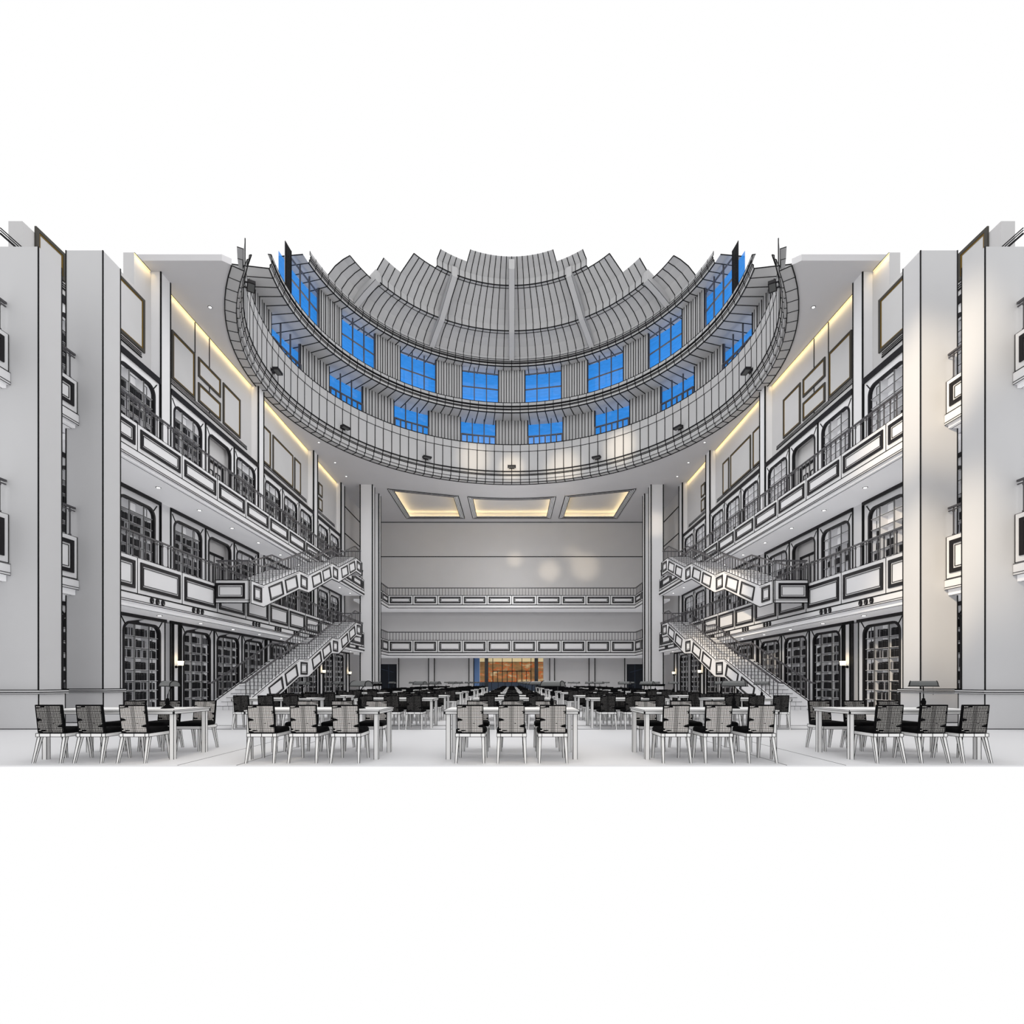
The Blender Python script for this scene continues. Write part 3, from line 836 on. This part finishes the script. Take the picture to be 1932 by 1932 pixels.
RW1, RW2 = 14.46, 13.14
wn = 0
def window(a, half, r, ro, z0, z1, label, hz, vz=(1/3, 2/3)):
    global wn
    wn += 1
    t = thing(f'window_{wn}', label, 'window', P3(r, a, z0), -math.radians(a), kind='structure')
    tw = math.tan(math.radians(half))
    def to(lst):                                                          # world -> local (x along wall, y outward, z)
        o = Vector(P3(r, a, z0)); ca, sa = math.cos(math.radians(a)), math.sin(math.radians(a))
        out = []
        for x, y, z in lst:
            dx, dy = x-o.x, y-o.y
            out.append((dx*ca-dy*sa, dx*sa+dy*ca, z-o.z))
        return out
    hw = r*math.sin(math.radians(half))
    kk = .0016*depth(r, a)
    b = MB()
    N = 4
    for j in range(N):
        lo, hi = (-1.05 if a < -75 else -1.7), (1.05 if a > 75 else 1.7)
        p, q = a+half*(lo+(hi-lo)*j/N), a+half*(lo+(hi-lo)*(j+1)/N)
        b.quad(P3(ro, p, z0), P3(ro, q, z0), P3(ro, q, z1+.02), P3(ro, p, z1+.02))
    b.v = to(b.v); b.build('pane', [SKYG], t)
    b = MB(); rm = (r+ro)/2+.05; a_ = half*.9
    for j in range(4): b.bar(P3(rm, a-a_+a_*.5*j, z0+.06), P3(rm, a-a_+a_*.5*(j+1), z0+.06), .12, mi=0)
    b.v = to(b.v); b.build('added_soffit_glow', [FILLGLOW], t)  # unseen emitter added to light the outer soffit, not a window fitting
    b = MB()
    c0 = r*math.cos(math.radians(half))-r
    for f in vz: b.box(-hw+2*hw*f-kk/2, -hw+2*hw*f+kk/2, c0-.02, c0+.07, 0, z1-z0)
    for f in hz: b.box(-hw, hw, c0-.03, c0+.06, (z1-z0)*f-kk/2, (z1-z0)*f+kk/2)
    for e in (-hw, hw): b.box(e-kk*.6, e+kk*.6, c0-.03, c0+.10, 0, z1-z0)
    b.build('mullions', [RAIL], t)
inwin = lambda a, h: any(abs(a-c) < h for c in [11.25+22.5*k for k in range(-5, 5)])
def fluted(r, z0, z1, amax, half, label, kidx, hwk=.0014):
    b = MB()
    k = -4
    cs = [22.5*k for k in range(-4, 5)]
    for c in cs:
        ph = 11.25-half
        a0, a1 = c-ph, c+ph
        if c > 80 and r < 14: a1 = 88.5
        if c < -80 and r < 14: a0 = -88.5
        n = 10
        for i in range(n):
            p, q = a0+(a1-a0)*i/n, a0+(a1-a0)*(i+1)/n
            rr = r-(.05 if i % 2 else 0)
            b.quad(P3(rr, p, z0), P3(rr, q, z0), P3(rr, q, z1), P3(rr, p, z1))
            b.quad(P3(r, p, z0), P3(r-.05, p, z0), P3(r-.05, p, z1), P3(r, p, z1))
            b.bar(P3(r-.05, p, z0), P3(r-.05, p, z1), (hwk*.8)*depth(r, p))
        b.bar(P3(r-.05, a1, z0), P3(r-.05, a1, z1), hwk*depth(r, a1))
    tag(b.build(f'trim_{kidx}', DI), label, 'fluted piers', kind='structure')
fluted(RW1, 19.75, 23.22, 96, 5.95, 'fluted piers between the lower ring of dome windows', 10)
fluted(RW2, 23.95, 26.68, 96, 6.6, 'fluted piers between the upper ring of dome windows', 11)
for i, a in enumerate([-78.75+22.5*k for k in range(8)]):
    nm = ORD[i]
    window(a, 5.9, RW1, RW1+.74, 19.75, 23.22, f'blue window in the lower dome ring, {nm} counted from the left', (.60,), (1/3, 2/3))
for i, a in enumerate([-78.75+22.5*k for k in range(8)]):
    window(a, 6.55, RW2, RW2+.70, 23.95, 26.68, f'blue window in the upper dome ring, {ORD[i]} counted from the left', (.42, .97-.1), (1/3, 2/3))
# railing of short posts in front of the lower windows
for i, a in enumerate([-78.75+22.5*k for k in range(8)]):
    b = MB()
    r = RW1-.12; c = P3(r, a, 20.9)
    n = 6
    for j in range(n+1):
        aa = a-5.7+11.4*j/n; b.bar(P3(r, aa, 20.2), P3(r, aa, 21.83), .0024*depth(r, aa), mi=0)
        if j < n: b.bar(P3(r, aa, 21.83), P3(r, a-5.7+11.4*(j+1)/n, 21.83), .0016*depth(r, aa), mi=0)
    o = b.build('window_railing', [RAIL])
    tag(o, f'short dark railing in front of the {ORD[i]} lower dome window counted from the left', 'railing', 'railings before the lower dome windows')
# soffits and ring mouldings
b = MB()
rev(b, [(RW1+.76, 23.22), (13.10, 23.22)], -99, 99, 3, kw=.0014)
rev(b, [(13.10, 23.22), (13.05, 23.26), (13.05, 23.42), (12.97, 23.46), (12.97, 23.62), (12.92, 23.66), (12.98, 23.80), (12.98, 23.97), (13.16, 23.97)], -99, 99, 3,
    rims=((0, .0017), (2, .0014), (3, .0012), (4, .0017), (5, .0014), (7, .0010)), kw=.0011)
tag(b.build('trim_12', DI), 'ring moulding and soffit between the two rings of dome windows', 'ring moulding', kind='structure')
b = MB()
rev(b, [(RW2+.74, 26.68), (12.52, 26.68)], -84, 84, 3, kw=.0013)
rev(b, [(12.52, 26.68), (12.47, 26.72), (12.47, 26.84), (12.40, 26.88), (12.40, 27.0), (12.34, 27.04), (12.42, 27.16), (12.42, 27.38)], -81, 81, 3,
    rims=((0, .0017), (2, .0014), (3, .0012), (4, .0017), (6, .0010)), kw=.0011)
tag(b.build('trim_13', DI), 'topmost ring moulding under the coffered dome', 'ring moulding', kind='structure')

t = thing('dome', 'pale coffered dome with radial ribs and stepped tiers of panels', 'dome', (0, YC, 27.3))
def dpart(name, prof, a, rims, kw=.0013):
    b = MB(); rev(b, prof, -a, a, 3, rims=rims, kw=kw)
    b.v = [(x, y-YC, z-27.3) for x, y, z in b.v]; return b.build(name, DI, t)
dpart('coffer_tier', [(12.55, 27.30), (11.9, 27.85), (11.3, 28.12), (10.80, 28.24)], 72, ((3, .0012),))
dpart('coffer_tier', [(10.80, 28.20), (10.52, 28.22), (10.52, 28.70), (9.8, 29.35)], 60, ((0, .0010), (1, .0014)))
dpart('coffer_tier', [(9.8, 29.35), (8.45, 29.98)], 51, ((1, .0012),))
dpart('coffer_tier', [(8.45, 29.96), (8.20, 29.98), (8.20, 30.45), (7.7, 30.80)], 39, ((0, .0010), (1, .0014)))
dpart('coffer_tier', [(7.7, 30.80), (7.0, 31.12)], 24, ())
for a in (-60, -30, 0, 30, 60):
    prof = [(12.36, 27.05), (11.4, 27.55), (10.35, 27.98), (9.2, 28.80), (8.0, 29.66), (7.0, 30.25)]
    if abs(a) == 60: prof = prof[:3]
    if abs(a) == 30: prof = prof[:5]
    b = MB(); w2 = .20
    ca, sa = math.cos(math.radians(a)), math.sin(math.radians(a))
    def rp(r, o, z): return (r*sa+o*ca, r*ca-o*sa, z-27.3)
    for (r0, z0), (r1, z1) in zip(prof, prof[1:]):
        b.hexa([rp(r0, -w2, z0), rp(r0, w2, z0), rp(r1, w2, z1), rp(r1, -w2, z1), rp(r0, -w2, z0+.7), rp(r0, w2, z0+.7), rp(r1, w2, z1+.7), rp(r1, -w2, z1+.7)])
        for o_ in (-w2, w2): b.bar(rp(r0, o_, z0+.02), rp(r1, o_, z1+.02), .028)
    b.build('rib', DI, t)

# floodlights on the gallery parapet
mb = MB()
mb.box(-.34, .34, -.44, -.10, -.06, .06, 0); mb.box(-.26, .26, -.40, -.14, -.066, -.058, 1); mb.bar((-.18, -.10, 0), (-.18, .03, 0), .05, mi=0); mb.bar((.18, -.10, 0), (.18, .03, 0), .05, mi=0); mb.box(-.22, .22, .0, .04, -.08, .08, 0)
me = mb.mesh('floodlight', [TRIM, LAMPM])
for i, a in enumerate((-119, -90, -60, -30, 0, 30, 60, 90, 119)):
    o = put('floodlight', me, None, P3(13.66, a, 18.95 if abs(a) < 100 else 18.95), (0, 0, -math.radians(a)))
    tag(o, f'small black floodlight on the dome gallery parapet, {ORD[i]} from the left', 'floodlight', 'floodlights on the dome parapet')

# ------------------------------------------------------------------ downlights
mb = MB(); mb.lathe([(.095, -.012), (.095, .02)], 14, mi=0); me_rim = mb.mesh('rim', [LAMPM])
mb = MB(); mb.lathe([(.06, -.022), (.06, -.010)], 14, mi=0); me_len = mb.mesh('lens', [DOWNL])
dl_c = [23.6, 36.9, 40.3, 43.0]
for s in (-1, 1):
    lst = [(13.43, y, CZ, 'ceiling', i) for i, y in enumerate(dl_c)]
    lst += [(13.25, 17.25+2.62*i, BAL[3]['sof'], 'upper balcony', i) for i in range(11)]
    lst += [(13.2, 17.25+2.62*i, BAL[2]['sof'], 'lower balcony', i) for i in range(11)]
    for x, y, z, nm, i in lst:
        t = thing('downlight', f'small lit downlight, {ORD[i]} from the front under the {SIDE[s]} {nm}' if nm != 'ceiling' else f'small lit downlight in the {SIDE[s]} ceiling edge, {ORD[i]} from the front', 'downlight', (s*x, y, z), group='recessed downlights')
        put('rim', me_rim, t); put('lens', me_len, t)

# ------------------------------------------------------------------ wall sconces
for s in (-1, 1):
    for i, y in enumerate((21.85, 38.55, 44.75)):
        t = thing('wall_sconce', f'lit wall sconce with a pale shade on the {SIDE[s]} wall, {ORD[i]} from the front', 'wall lamp', (s*13.86, y, 1.80), group='lit wall sconces')
        b = MB(s); b.tube([(.0, 0, 0), (-.05, 0, 0)], .055, 10); b.tube([(-.04, 0, 0), (-.20, 0, -.02), (-.21, 0, .06)], .022, 8); b.tube([(-.21, 0, -.07), (-.21, 0, .06)], .04, 8)
        b.build('bracket', [BLACK], t)
        b = MB(s); b.lathe([(.10, .06), (.125, .24)], 16, (-.21, 0, 0)); b.build('lamp_shade', [SHADE], t)
        L = bpy.data.lights.new('sconce_glow', 'POINT'); L.energy = 1.6; L.color = (1, .74, .40); L.shadow_soft_size = .05
        lo = bpy.data.objects.new('sconce_glow', L); COL.objects.link(lo); lo.location = (s*(13.86-.2), y, 2.15)

# ------------------------------------------------------------------ entrance glazing in the back wall
t = thing('entrance_screen', 'glazed entrance screen with orange brown glow and dark piers in the back wall', 'glass entrance', (0, YBACK, 0))
b = MB()
b.box(-3.35, 3.35, .32, .36, 1.17, 3.72, 0)
b.build('pane', [CURT], t)
b = MB(); b.box(-3.35, 3.35, .28, .33, 3.28, 3.72, 0); b.build('transom_pane', [CREAM], t)
b = MB()
for x in (-1.98, -.98, 0.04, 1.06, 2.02): b.box(x-.03, x+.03, .22, .30, (2.3 if abs(x) < 1.9 else 1.17), 3.72)
for x in (-1.98, -1.48, -.98, -.47, .04, .55, 1.06, 1.54, 2.02): b.box(x-.035, x+.035, .22, .30, 1.17, 2.33)
b.box(-2.0, 2.04, .22, .30, 2.28, 2.36); b.box(-3.35, 3.35, .22, .30, 3.26, 3.30); b.box(-3.35, 3.35, .22, .30, 1.13, 1.2)
b.build('mullions', [TRIM], t)
for x0, x1 in ((-2.82, -2.45), (2.38, 2.75)):
    b = MB(); b.box(x0, x1, -.05, .25, 0, 3.72); b.build('pier', [NAVY], t)
b = MB(); b.box(-3.93, -3.36, .0, .3, 0, 3.72); tag(b.build('side_panel', [BLUEC], t), 'blue side panel')
b = MB(); b.box(3.3, 3.93, .05, .3, 0, 3.72); b.build('side_panel', [WALLM], t)
b = MB(); b.box(-3.36, 3.36, .0, .2, 0, 1.15, 0)
for i in range(9): b.bar((-2.8+.7*i, -.005, 0), (-2.8+.7*i, -.005, 1.15), .04)
tag(b.build('base_panel', [SLATE, INK], t), 'slate blue base panel')

# ------------------------------------------------------------------ furniture
def taper_leg(x, y, dx, dy, zt, w0, w1):
    b = MB()
    top = [(x-w0, y-w0, zt), (x+w0, y-w0, zt), (x+w0, y+w0, zt), (x-w0, y+w0, zt)]
    bot = [(x+dx-w1, y+dy-w1, 0), (x+dx+w1, y+dy-w1, 0), (x+dx+w1, y+dy+w1, 0), (x+dx-w1, y+dy+w1, 0)]
    b.hexa(bot+top)
    for p, q in zip(bot, top): b.bar(p, q, .005, .007)
    return b
def cushion(b, w, y0, y1, z0, z1, mi=0):
    e = .02
    secs = [(0, z0), (e*.2, z0+.015), (0, (z0+z1)/2), (e*.6, z1-.012), (e*1.8, z1)]
    n = 4; vs = []
    for i, (q, z) in enumerate(secs):
        for cx, cy in ((-1, 0), (1, 0), (1, 1), (-1, 1)):
            for k in range(3):
                rr = .05
                a = {(-1, 0): PI, (1, 0): 1.5*PI, (1, 1): 0, (-1, 1): .5*PI}[(cx, cy)]+PI/4*k
                x = cx*(w/2-rr)+math.cos(a)*(rr-q); y = (y0+rr if cy == 0 else y1-rr)+math.sin(a)*(rr-q)
                vs.append((x, y, z))
    m = 12; fs = [list(range(m))[::-1], list(range((len(secs)-1)*m, len(secs)*m))]
    for i in range(len(secs)-1):
        for k in range(m): fs.append((i*m+k, i*m+(k+1) % m, (i+1)*m+(k+1) % m, (i+1)*m+k))
    b.add(vs, fs, mi)
def back_mb(b, mi_grid, mi_rim, rim=.011):
    w, z0, z1, yb0, yb1, th = .185, .435, .84, -.235, -.285, .04
    p = [(-w, yb0, z0), (w, yb0, z0), (w, yb0+th, z0), (-w, yb0+th, z0), (-w, yb1, z1), (w, yb1, z1), (w, yb1+th*.8, z1), (-w, yb1+th*.8, z1)]
    b.hexa(p, mi_grid)
    # black side and top binding
    b.box(-w-.001, w+.001, yb1-.001, yb1+th*.8+.002, z1-.012, z1+.004, mi_rim)
    for s_ in (-1, 1):
        x = s_*w
        b.hexa([(x-.006, yb0-.003, z0), (x+.006, yb0-.003, z0), (x+.006, yb0+th+.003, z0), (x-.006, yb0+th+.003, z0), (x-.006, yb1-.003, z1), (x+.006, yb1-.003, z1), (x+.006, yb1+th*.8+.003, z1), (x-.006, yb1+th*.8+.003, z1)], mi_rim)
    b.box(-w, w, yb0-.003, yb0+th, z0-.006, z0+.008, mi_rim)
legspec = [(-.185, -.20, -.015, -.095), (.185, -.20, .015, -.095), (-.19, .21, -.01, .05), (.19, .21, .01, .05)]
def frame_mb(b):
    b.box(-.215, .215, -.245, .245, .375, .425, 0)
    b.edges(-.215, .215, -.245, .245, .375, .425, .006, 'xyz')
    b.bar((0, -.247, .375), (0, -.247, .425), .006)
    for x in (-.16, .16): b.bar((x, -.247, .375), (x, -.247, .425), .006)
M = {}
b = MB(); cushion(b, .44, -.20, .265, .425, .495); M['seat'] = b.mesh('seat', [BLACK], True)
for k_, mt in (('back0', WEAVE0), ('back1', WEAVE1), ('back2', WEAVE2)):
    b = MB(); back_mb(b, 0, 1); M[k_] = b.mesh('backrest', [mt, BLACK])
b = MB(); frame_mb(b); M['frame'] = b.mesh('seat_frame', [FURN, INK])
M['legs'] = [taper_leg(x, y, dx, dy, .38, .023, .014).mesh('leg', [FURN, INK]) for x, y, dx, dy in legspec]
def chair_proto(back, nm):
    t = thing('reading_chair', 'x', 'chair')
    put('seat', M['seat'], t); put('backrest', M[back], t); put('seat_frame', M['frame'], t)
    for l in M['legs']: put('leg', l, t)
    return t
b = MB(); cushion(b, .44, -.20, .265, .425, .495, 2); back_mb(b, 2, 2); frame_mb(b)
for x, y, dx, dy in legspec:
    q = taper_leg(x, y, dx, dy, .38, .023, .016); b.add(q.v, [f for f in q.f], 0)
M['far'] = b.mesh('reading_chair', [FURN, INK, BLACK])

ROWY = [7.97, 13.45, 16.2, 21.1, 23.8, 28.7, 31.4, 36.3, 39.0, 43.9]
ROWN = ['front row', 'second row', 'third row', 'fourth row', 'fifth row', 'sixth row', 'seventh row', 'eighth row', 'ninth row', 'last row']
COLX = [-6.10, -3.01, 0.0, 3.01, 6.10]
COLN = ['far left', 'left', 'centre', 'right', 'far right']
SEATN = ['left', 'middle', 'right']
# tables
TW, TD, TZ = 2.04, .97, .75
b = MB(); b.box(-TW/2, TW/2, 0, TD, TZ-.022, TZ); b.edges(-TW/2, TW/2, 0, TD, TZ-.022, TZ, .006, 'xyz'); M['top'] = b.mesh('tabletop', [FURN, INK])
b = MB(); b.box(-TW/2+.01, TW/2-.01, .01, TD-.01, TZ-.062, TZ-.022); b.edges(-TW/2+.01, TW/2-.01, .01, TD-.01, TZ-.062, TZ-.062, .006, 'xy'); b.edges(-TW/2+.01, TW/2-.01, .01, TD-.01, TZ-.062, TZ-.022, .02, 'z')
M['apron'] = b.mesh('apron', [FURN, INK])
b = MB(); b.box(-.032, .032, -.032, .032, 0, TZ-.06); b.edges(-.032, .032, -.032, .032, 0, TZ-.06, .006, 'z'); M['tleg'] = b.mesh('leg', [FURN, INK])
def table_proto():
    t = thing('reading_table', 'x', 'table')
    put('tabletop', M['top'], t); put('apron', M['apron'], t)
    for x in (-TW/2+.06, TW/2-.06):
        for y in (.07, TD-.07): put('leg', M['tleg'], t, (x, y, 0))
    return t
# desk lamp
b = MB(); b.lathe([(.095, 0), (.09, .012), (.055, .03), (.035, .05), (.03, .06)], 16); M['lbase'] = b.mesh('lamp_base', [BLACK], True)
b = MB(); b.lathe([(.024, .055), (.034, .08), (.034, .12), (.022, .135), (.026, .15), (.012, .165)], 12); b.tube([(0, 0, .16), (0, .004, .22), (0, .03, .30), (0, .075, .35), (0, .08, .39)], .008, 8); M['lstem'] = b.mesh('stem', [BLACK], True)
b = MB(); n = 10; L_ = .185
o1, i1 = [], []
for k_ in range(n+1):
    t_ = PI*k_/n
    o1.append((.080*math.cos(t_), .085*math.sin(t_)**.8)); i1.append((0.072*math.cos(t_), .077*math.sin(t_)**.8))
for sgn in (-1, 1): pass
for k_ in range(n):
    for pr, in ((o1,), (i1,)):
        f = [1.0-.10*math.sin(PI*(k_)/n), 1.0-.10*math.sin(PI*(k_+1)/n)]
        b.quad((-L_*f[0], pr[k_][0], pr[k_][1]), (L_*f[0], pr[k_][0], pr[k_][1]), (L_*f[1], pr[k_+1][0], pr[k_+1][1]), (-L_*f[1], pr[k_+1][0], pr[k_+1][1]))
for sg in (-1, 1):
    pts_ = [(sg*L_*(1.0-.10*math.sin(PI*k_/n)), o1[k_][0], o1[k_][1]) for k_ in range(n+1)]
    b.add(pts_, [list(range(n+1))], 0)
    b.path(pts_, .010, mi=1)
for k_ in (0, n): b.bar((-L_-.012, o1[k_][0], o1[k_][1]), (L_+.012, o1[k_][0], o1[k_][1]), .012)
M['lshade'] = b.mesh('lamp_shade', [LAMPM, INK])
b = MB(); b.bar((0, 0, -.13), (0, 0, .0), .003, mi=0); b.lathe([(.004, -.145), (.007, -.138), (.003, -.13)], 8); M['lchain'] = b.mesh('pull_chain', [LAMPM])
def lamp_proto():
    t = thing('desk_lamp', 'x', 'desk lamp')
    put('lamp_base', M['lbase'], t); put('stem', M['lstem'], t)
    put('lamp_shade', M['lshade'], t, (0, .03, .355)); put('pull_chain', M['lchain'], t, (.12, -.02, .36))
    return t
protos = {}; tp = lp = None
for r, y0 in enumerate(ROWY):
    for c, xc in enumerate(COLX):
        tl = f'white reading table with slim square legs, {ROWN[r]}, {COLN[c]} column'
        if tp is None: tp = table_proto(); tp['label'] = tl; tp['group'] = 'reading tables'; tp.location = (xc, y0, 0)
        else: dup(tp, (xc, y0, 0), None, tl, 'reading tables')
        ll = f'dark bankers desk lamp on the {ROWN[r]} {COLN[c]} reading table'
        lx = xc+(.60, .58, .64, .54, .48)[c]
        if lp is None: lp = lamp_proto(); lp['label'] = ll; lp['group'] = 'desk lamps on the reading tables'; lp.location = (lx, y0+.5, TZ); lp.rotation_euler = (0, 0, -math.radians(34))
        else: dup(lp, (lx, y0+.5, TZ), None, ll, 'desk lamps on the reading tables')
        for far in (0, 1):
            for k_, dx in enumerate((-.61, 0, .61)):
                jx = R.uniform(-.02, .02)
                x = xc+dx+jx; y = y0+(.0 if not far else .97+.27)
                y = y0-.03 if not far else y0+TD+.27
                rz = (PI if far else 0)+R.uniform(-.02, .02)
                lab = f'black woven chair on the {"far" if far else "near"} side of the {ROWN[r]} {COLN[c]} table, {SEATN[k_]} seat'
                grp = f'chairs around the {ROWN[r]} tables'
                if r < 4:
                    key = 'back2' if r else ('back0' if (c in (1, 2, 3) or (c == 0 and k_ == 2)) else 'back1')
                    pr = protos.get(key)
                    if pr is None:
                        pr = protos[key] = chair_proto(key, lab)
                        pr['label'] = lab; pr['group'] = grp; pr.location = (x, y, 0); pr.rotation_euler = (0, 0, rz)
                    else: dup(pr, (x, y, 0), rz, lab, grp)
                else:
                    o = put('reading_chair', M['far'], None, (x, y, 0), (0, 0, rz)); tag(o, lab, 'chair', grp)

# ------------------------------------------------------------------ camera
cam = bpy.data.cameras.new('camera'); co = bpy.data.objects.new('camera', cam); COL.objects.link(co)
co.location = (0, 0, H); co.rotation_euler = (PI/2, 0, 0)
cam.sensor_width = 36; cam.lens = 36*1000/1932; cam.shift_y = 321/1932; cam.shift_x = 0.5/1932; cam.clip_end = 300
scn.camera = co

# ------------------------------------------------------------------ light
wd = bpy.data.worlds.new('overcast'); scn.world = wd; wd.use_nodes = True
bg = wd.node_tree.nodes['Background']
bg.inputs[0].default_value = (1.0, 1.0, 1.0, 1); bg.inputs[1].default_value = 1.0

def spot(loc, aim, energy, ang, col=(1, .84, .62), blend=.8, soft=.3, name='warm_sunbeam'):
    L = bpy.data.lights.new(name, 'SPOT'); L.energy = energy; L.spot_size = math.radians(ang); L.spot_blend = blend; L.color = col; L.shadow_soft_size = soft
    o = bpy.data.objects.new(name, L); COL.objects.link(o); o.location = loc
    o.rotation_euler = (Vector(aim)-Vector(loc)).to_track_quat('-Z', 'Y').to_euler()
L = bpy.data.lights.new('dome_fill', 'AREA'); L.shape = 'DISK'; L.size = 17; L.energy = 1700; L.color = (1, .99, .98)  # unseen disc added high over the hall to lift the interior
lo = bpy.data.objects.new('dome_fill', L); COL.objects.link(lo); lo.location = (0, 20, 27)
lo.rotation_euler = (Vector((0, 36, 0))-Vector((0, 20, 27))).to_track_quat('-Z', 'Y').to_euler()
for y, z, e in ((24, 11.0, 480), (32, 10.5, 640), (40, 10.5, 700), (49, 11.5, 380)):
    L = bpy.data.lights.new('hall_fill', 'POINT'); L.energy = e; L.shadow_soft_size = .8; L.color = (1, .985, .97)  # fill light added in mid-air, no fixture hangs here
    lo = bpy.data.objects.new('hall_fill', L); COL.objects.link(lo); lo.location = (0, y, z)
spot((-3.0, 2.0, 15), (11.9, 15.5, 9.5), 19000, 15, blend=1.0)
spot((-3.0, 2.0, 15), (11.9, 15.5, 3.8), 21000, 15, blend=1.0)
spot((-4, 14, 15), (11.8, 30, 3.5), 17000, 20)
spot((-4, 20, 15), (12.0, 44.8, 14.5), 12000, 5)
spot((-3.6, 4.5, 9), (-4.3, 8.0, 0), 420, 24)
spot((1.0, 4.5, 9), (0.8, 8.0, 0), 420, 24)
for aim, e, a in (((.3, 55.2, 14.0), 2600, 2.6), ((3.9, 55.2, 12.8), 3000, 3.4), ((7.6, 55.2, 13.2), 3200, 4.4), ((6.2, 55.2, 14.6), 1500, 2.8)):
    spot((-4, 18, 15.5), aim, e*6.5, a*1.25, blend=1.0)
for aim, e, a in ((P3(13.7, -13, 19.6), 2000, 9), (P3(13.7, 0, 19.0), 2600, 7), (P3(13.7, 18, 18.6), 2200, 10), (P3(13.7, 38, 19.4), 2600, 9)):
    spot((0, 22, 15.5), aim, e*7, a, blend=1.0)

scn.view_settings.view_transform = 'Standard'
scn.view_settings.look = 'None'
scn.view_settings.exposure = 0.0
scn.cycles.max_bounces = 7; scn.cycles.diffuse_bounces = 6; scn.cycles.glossy_bounces = 2; scn.cycles.transmission_bounces = 2
scn.cycles.use_adaptive_sampling = True; scn.cycles.adaptive_threshold = 0.02
scn.cycles.use_denoising = True
scn.cycles.sample_clamp_indirect = 4
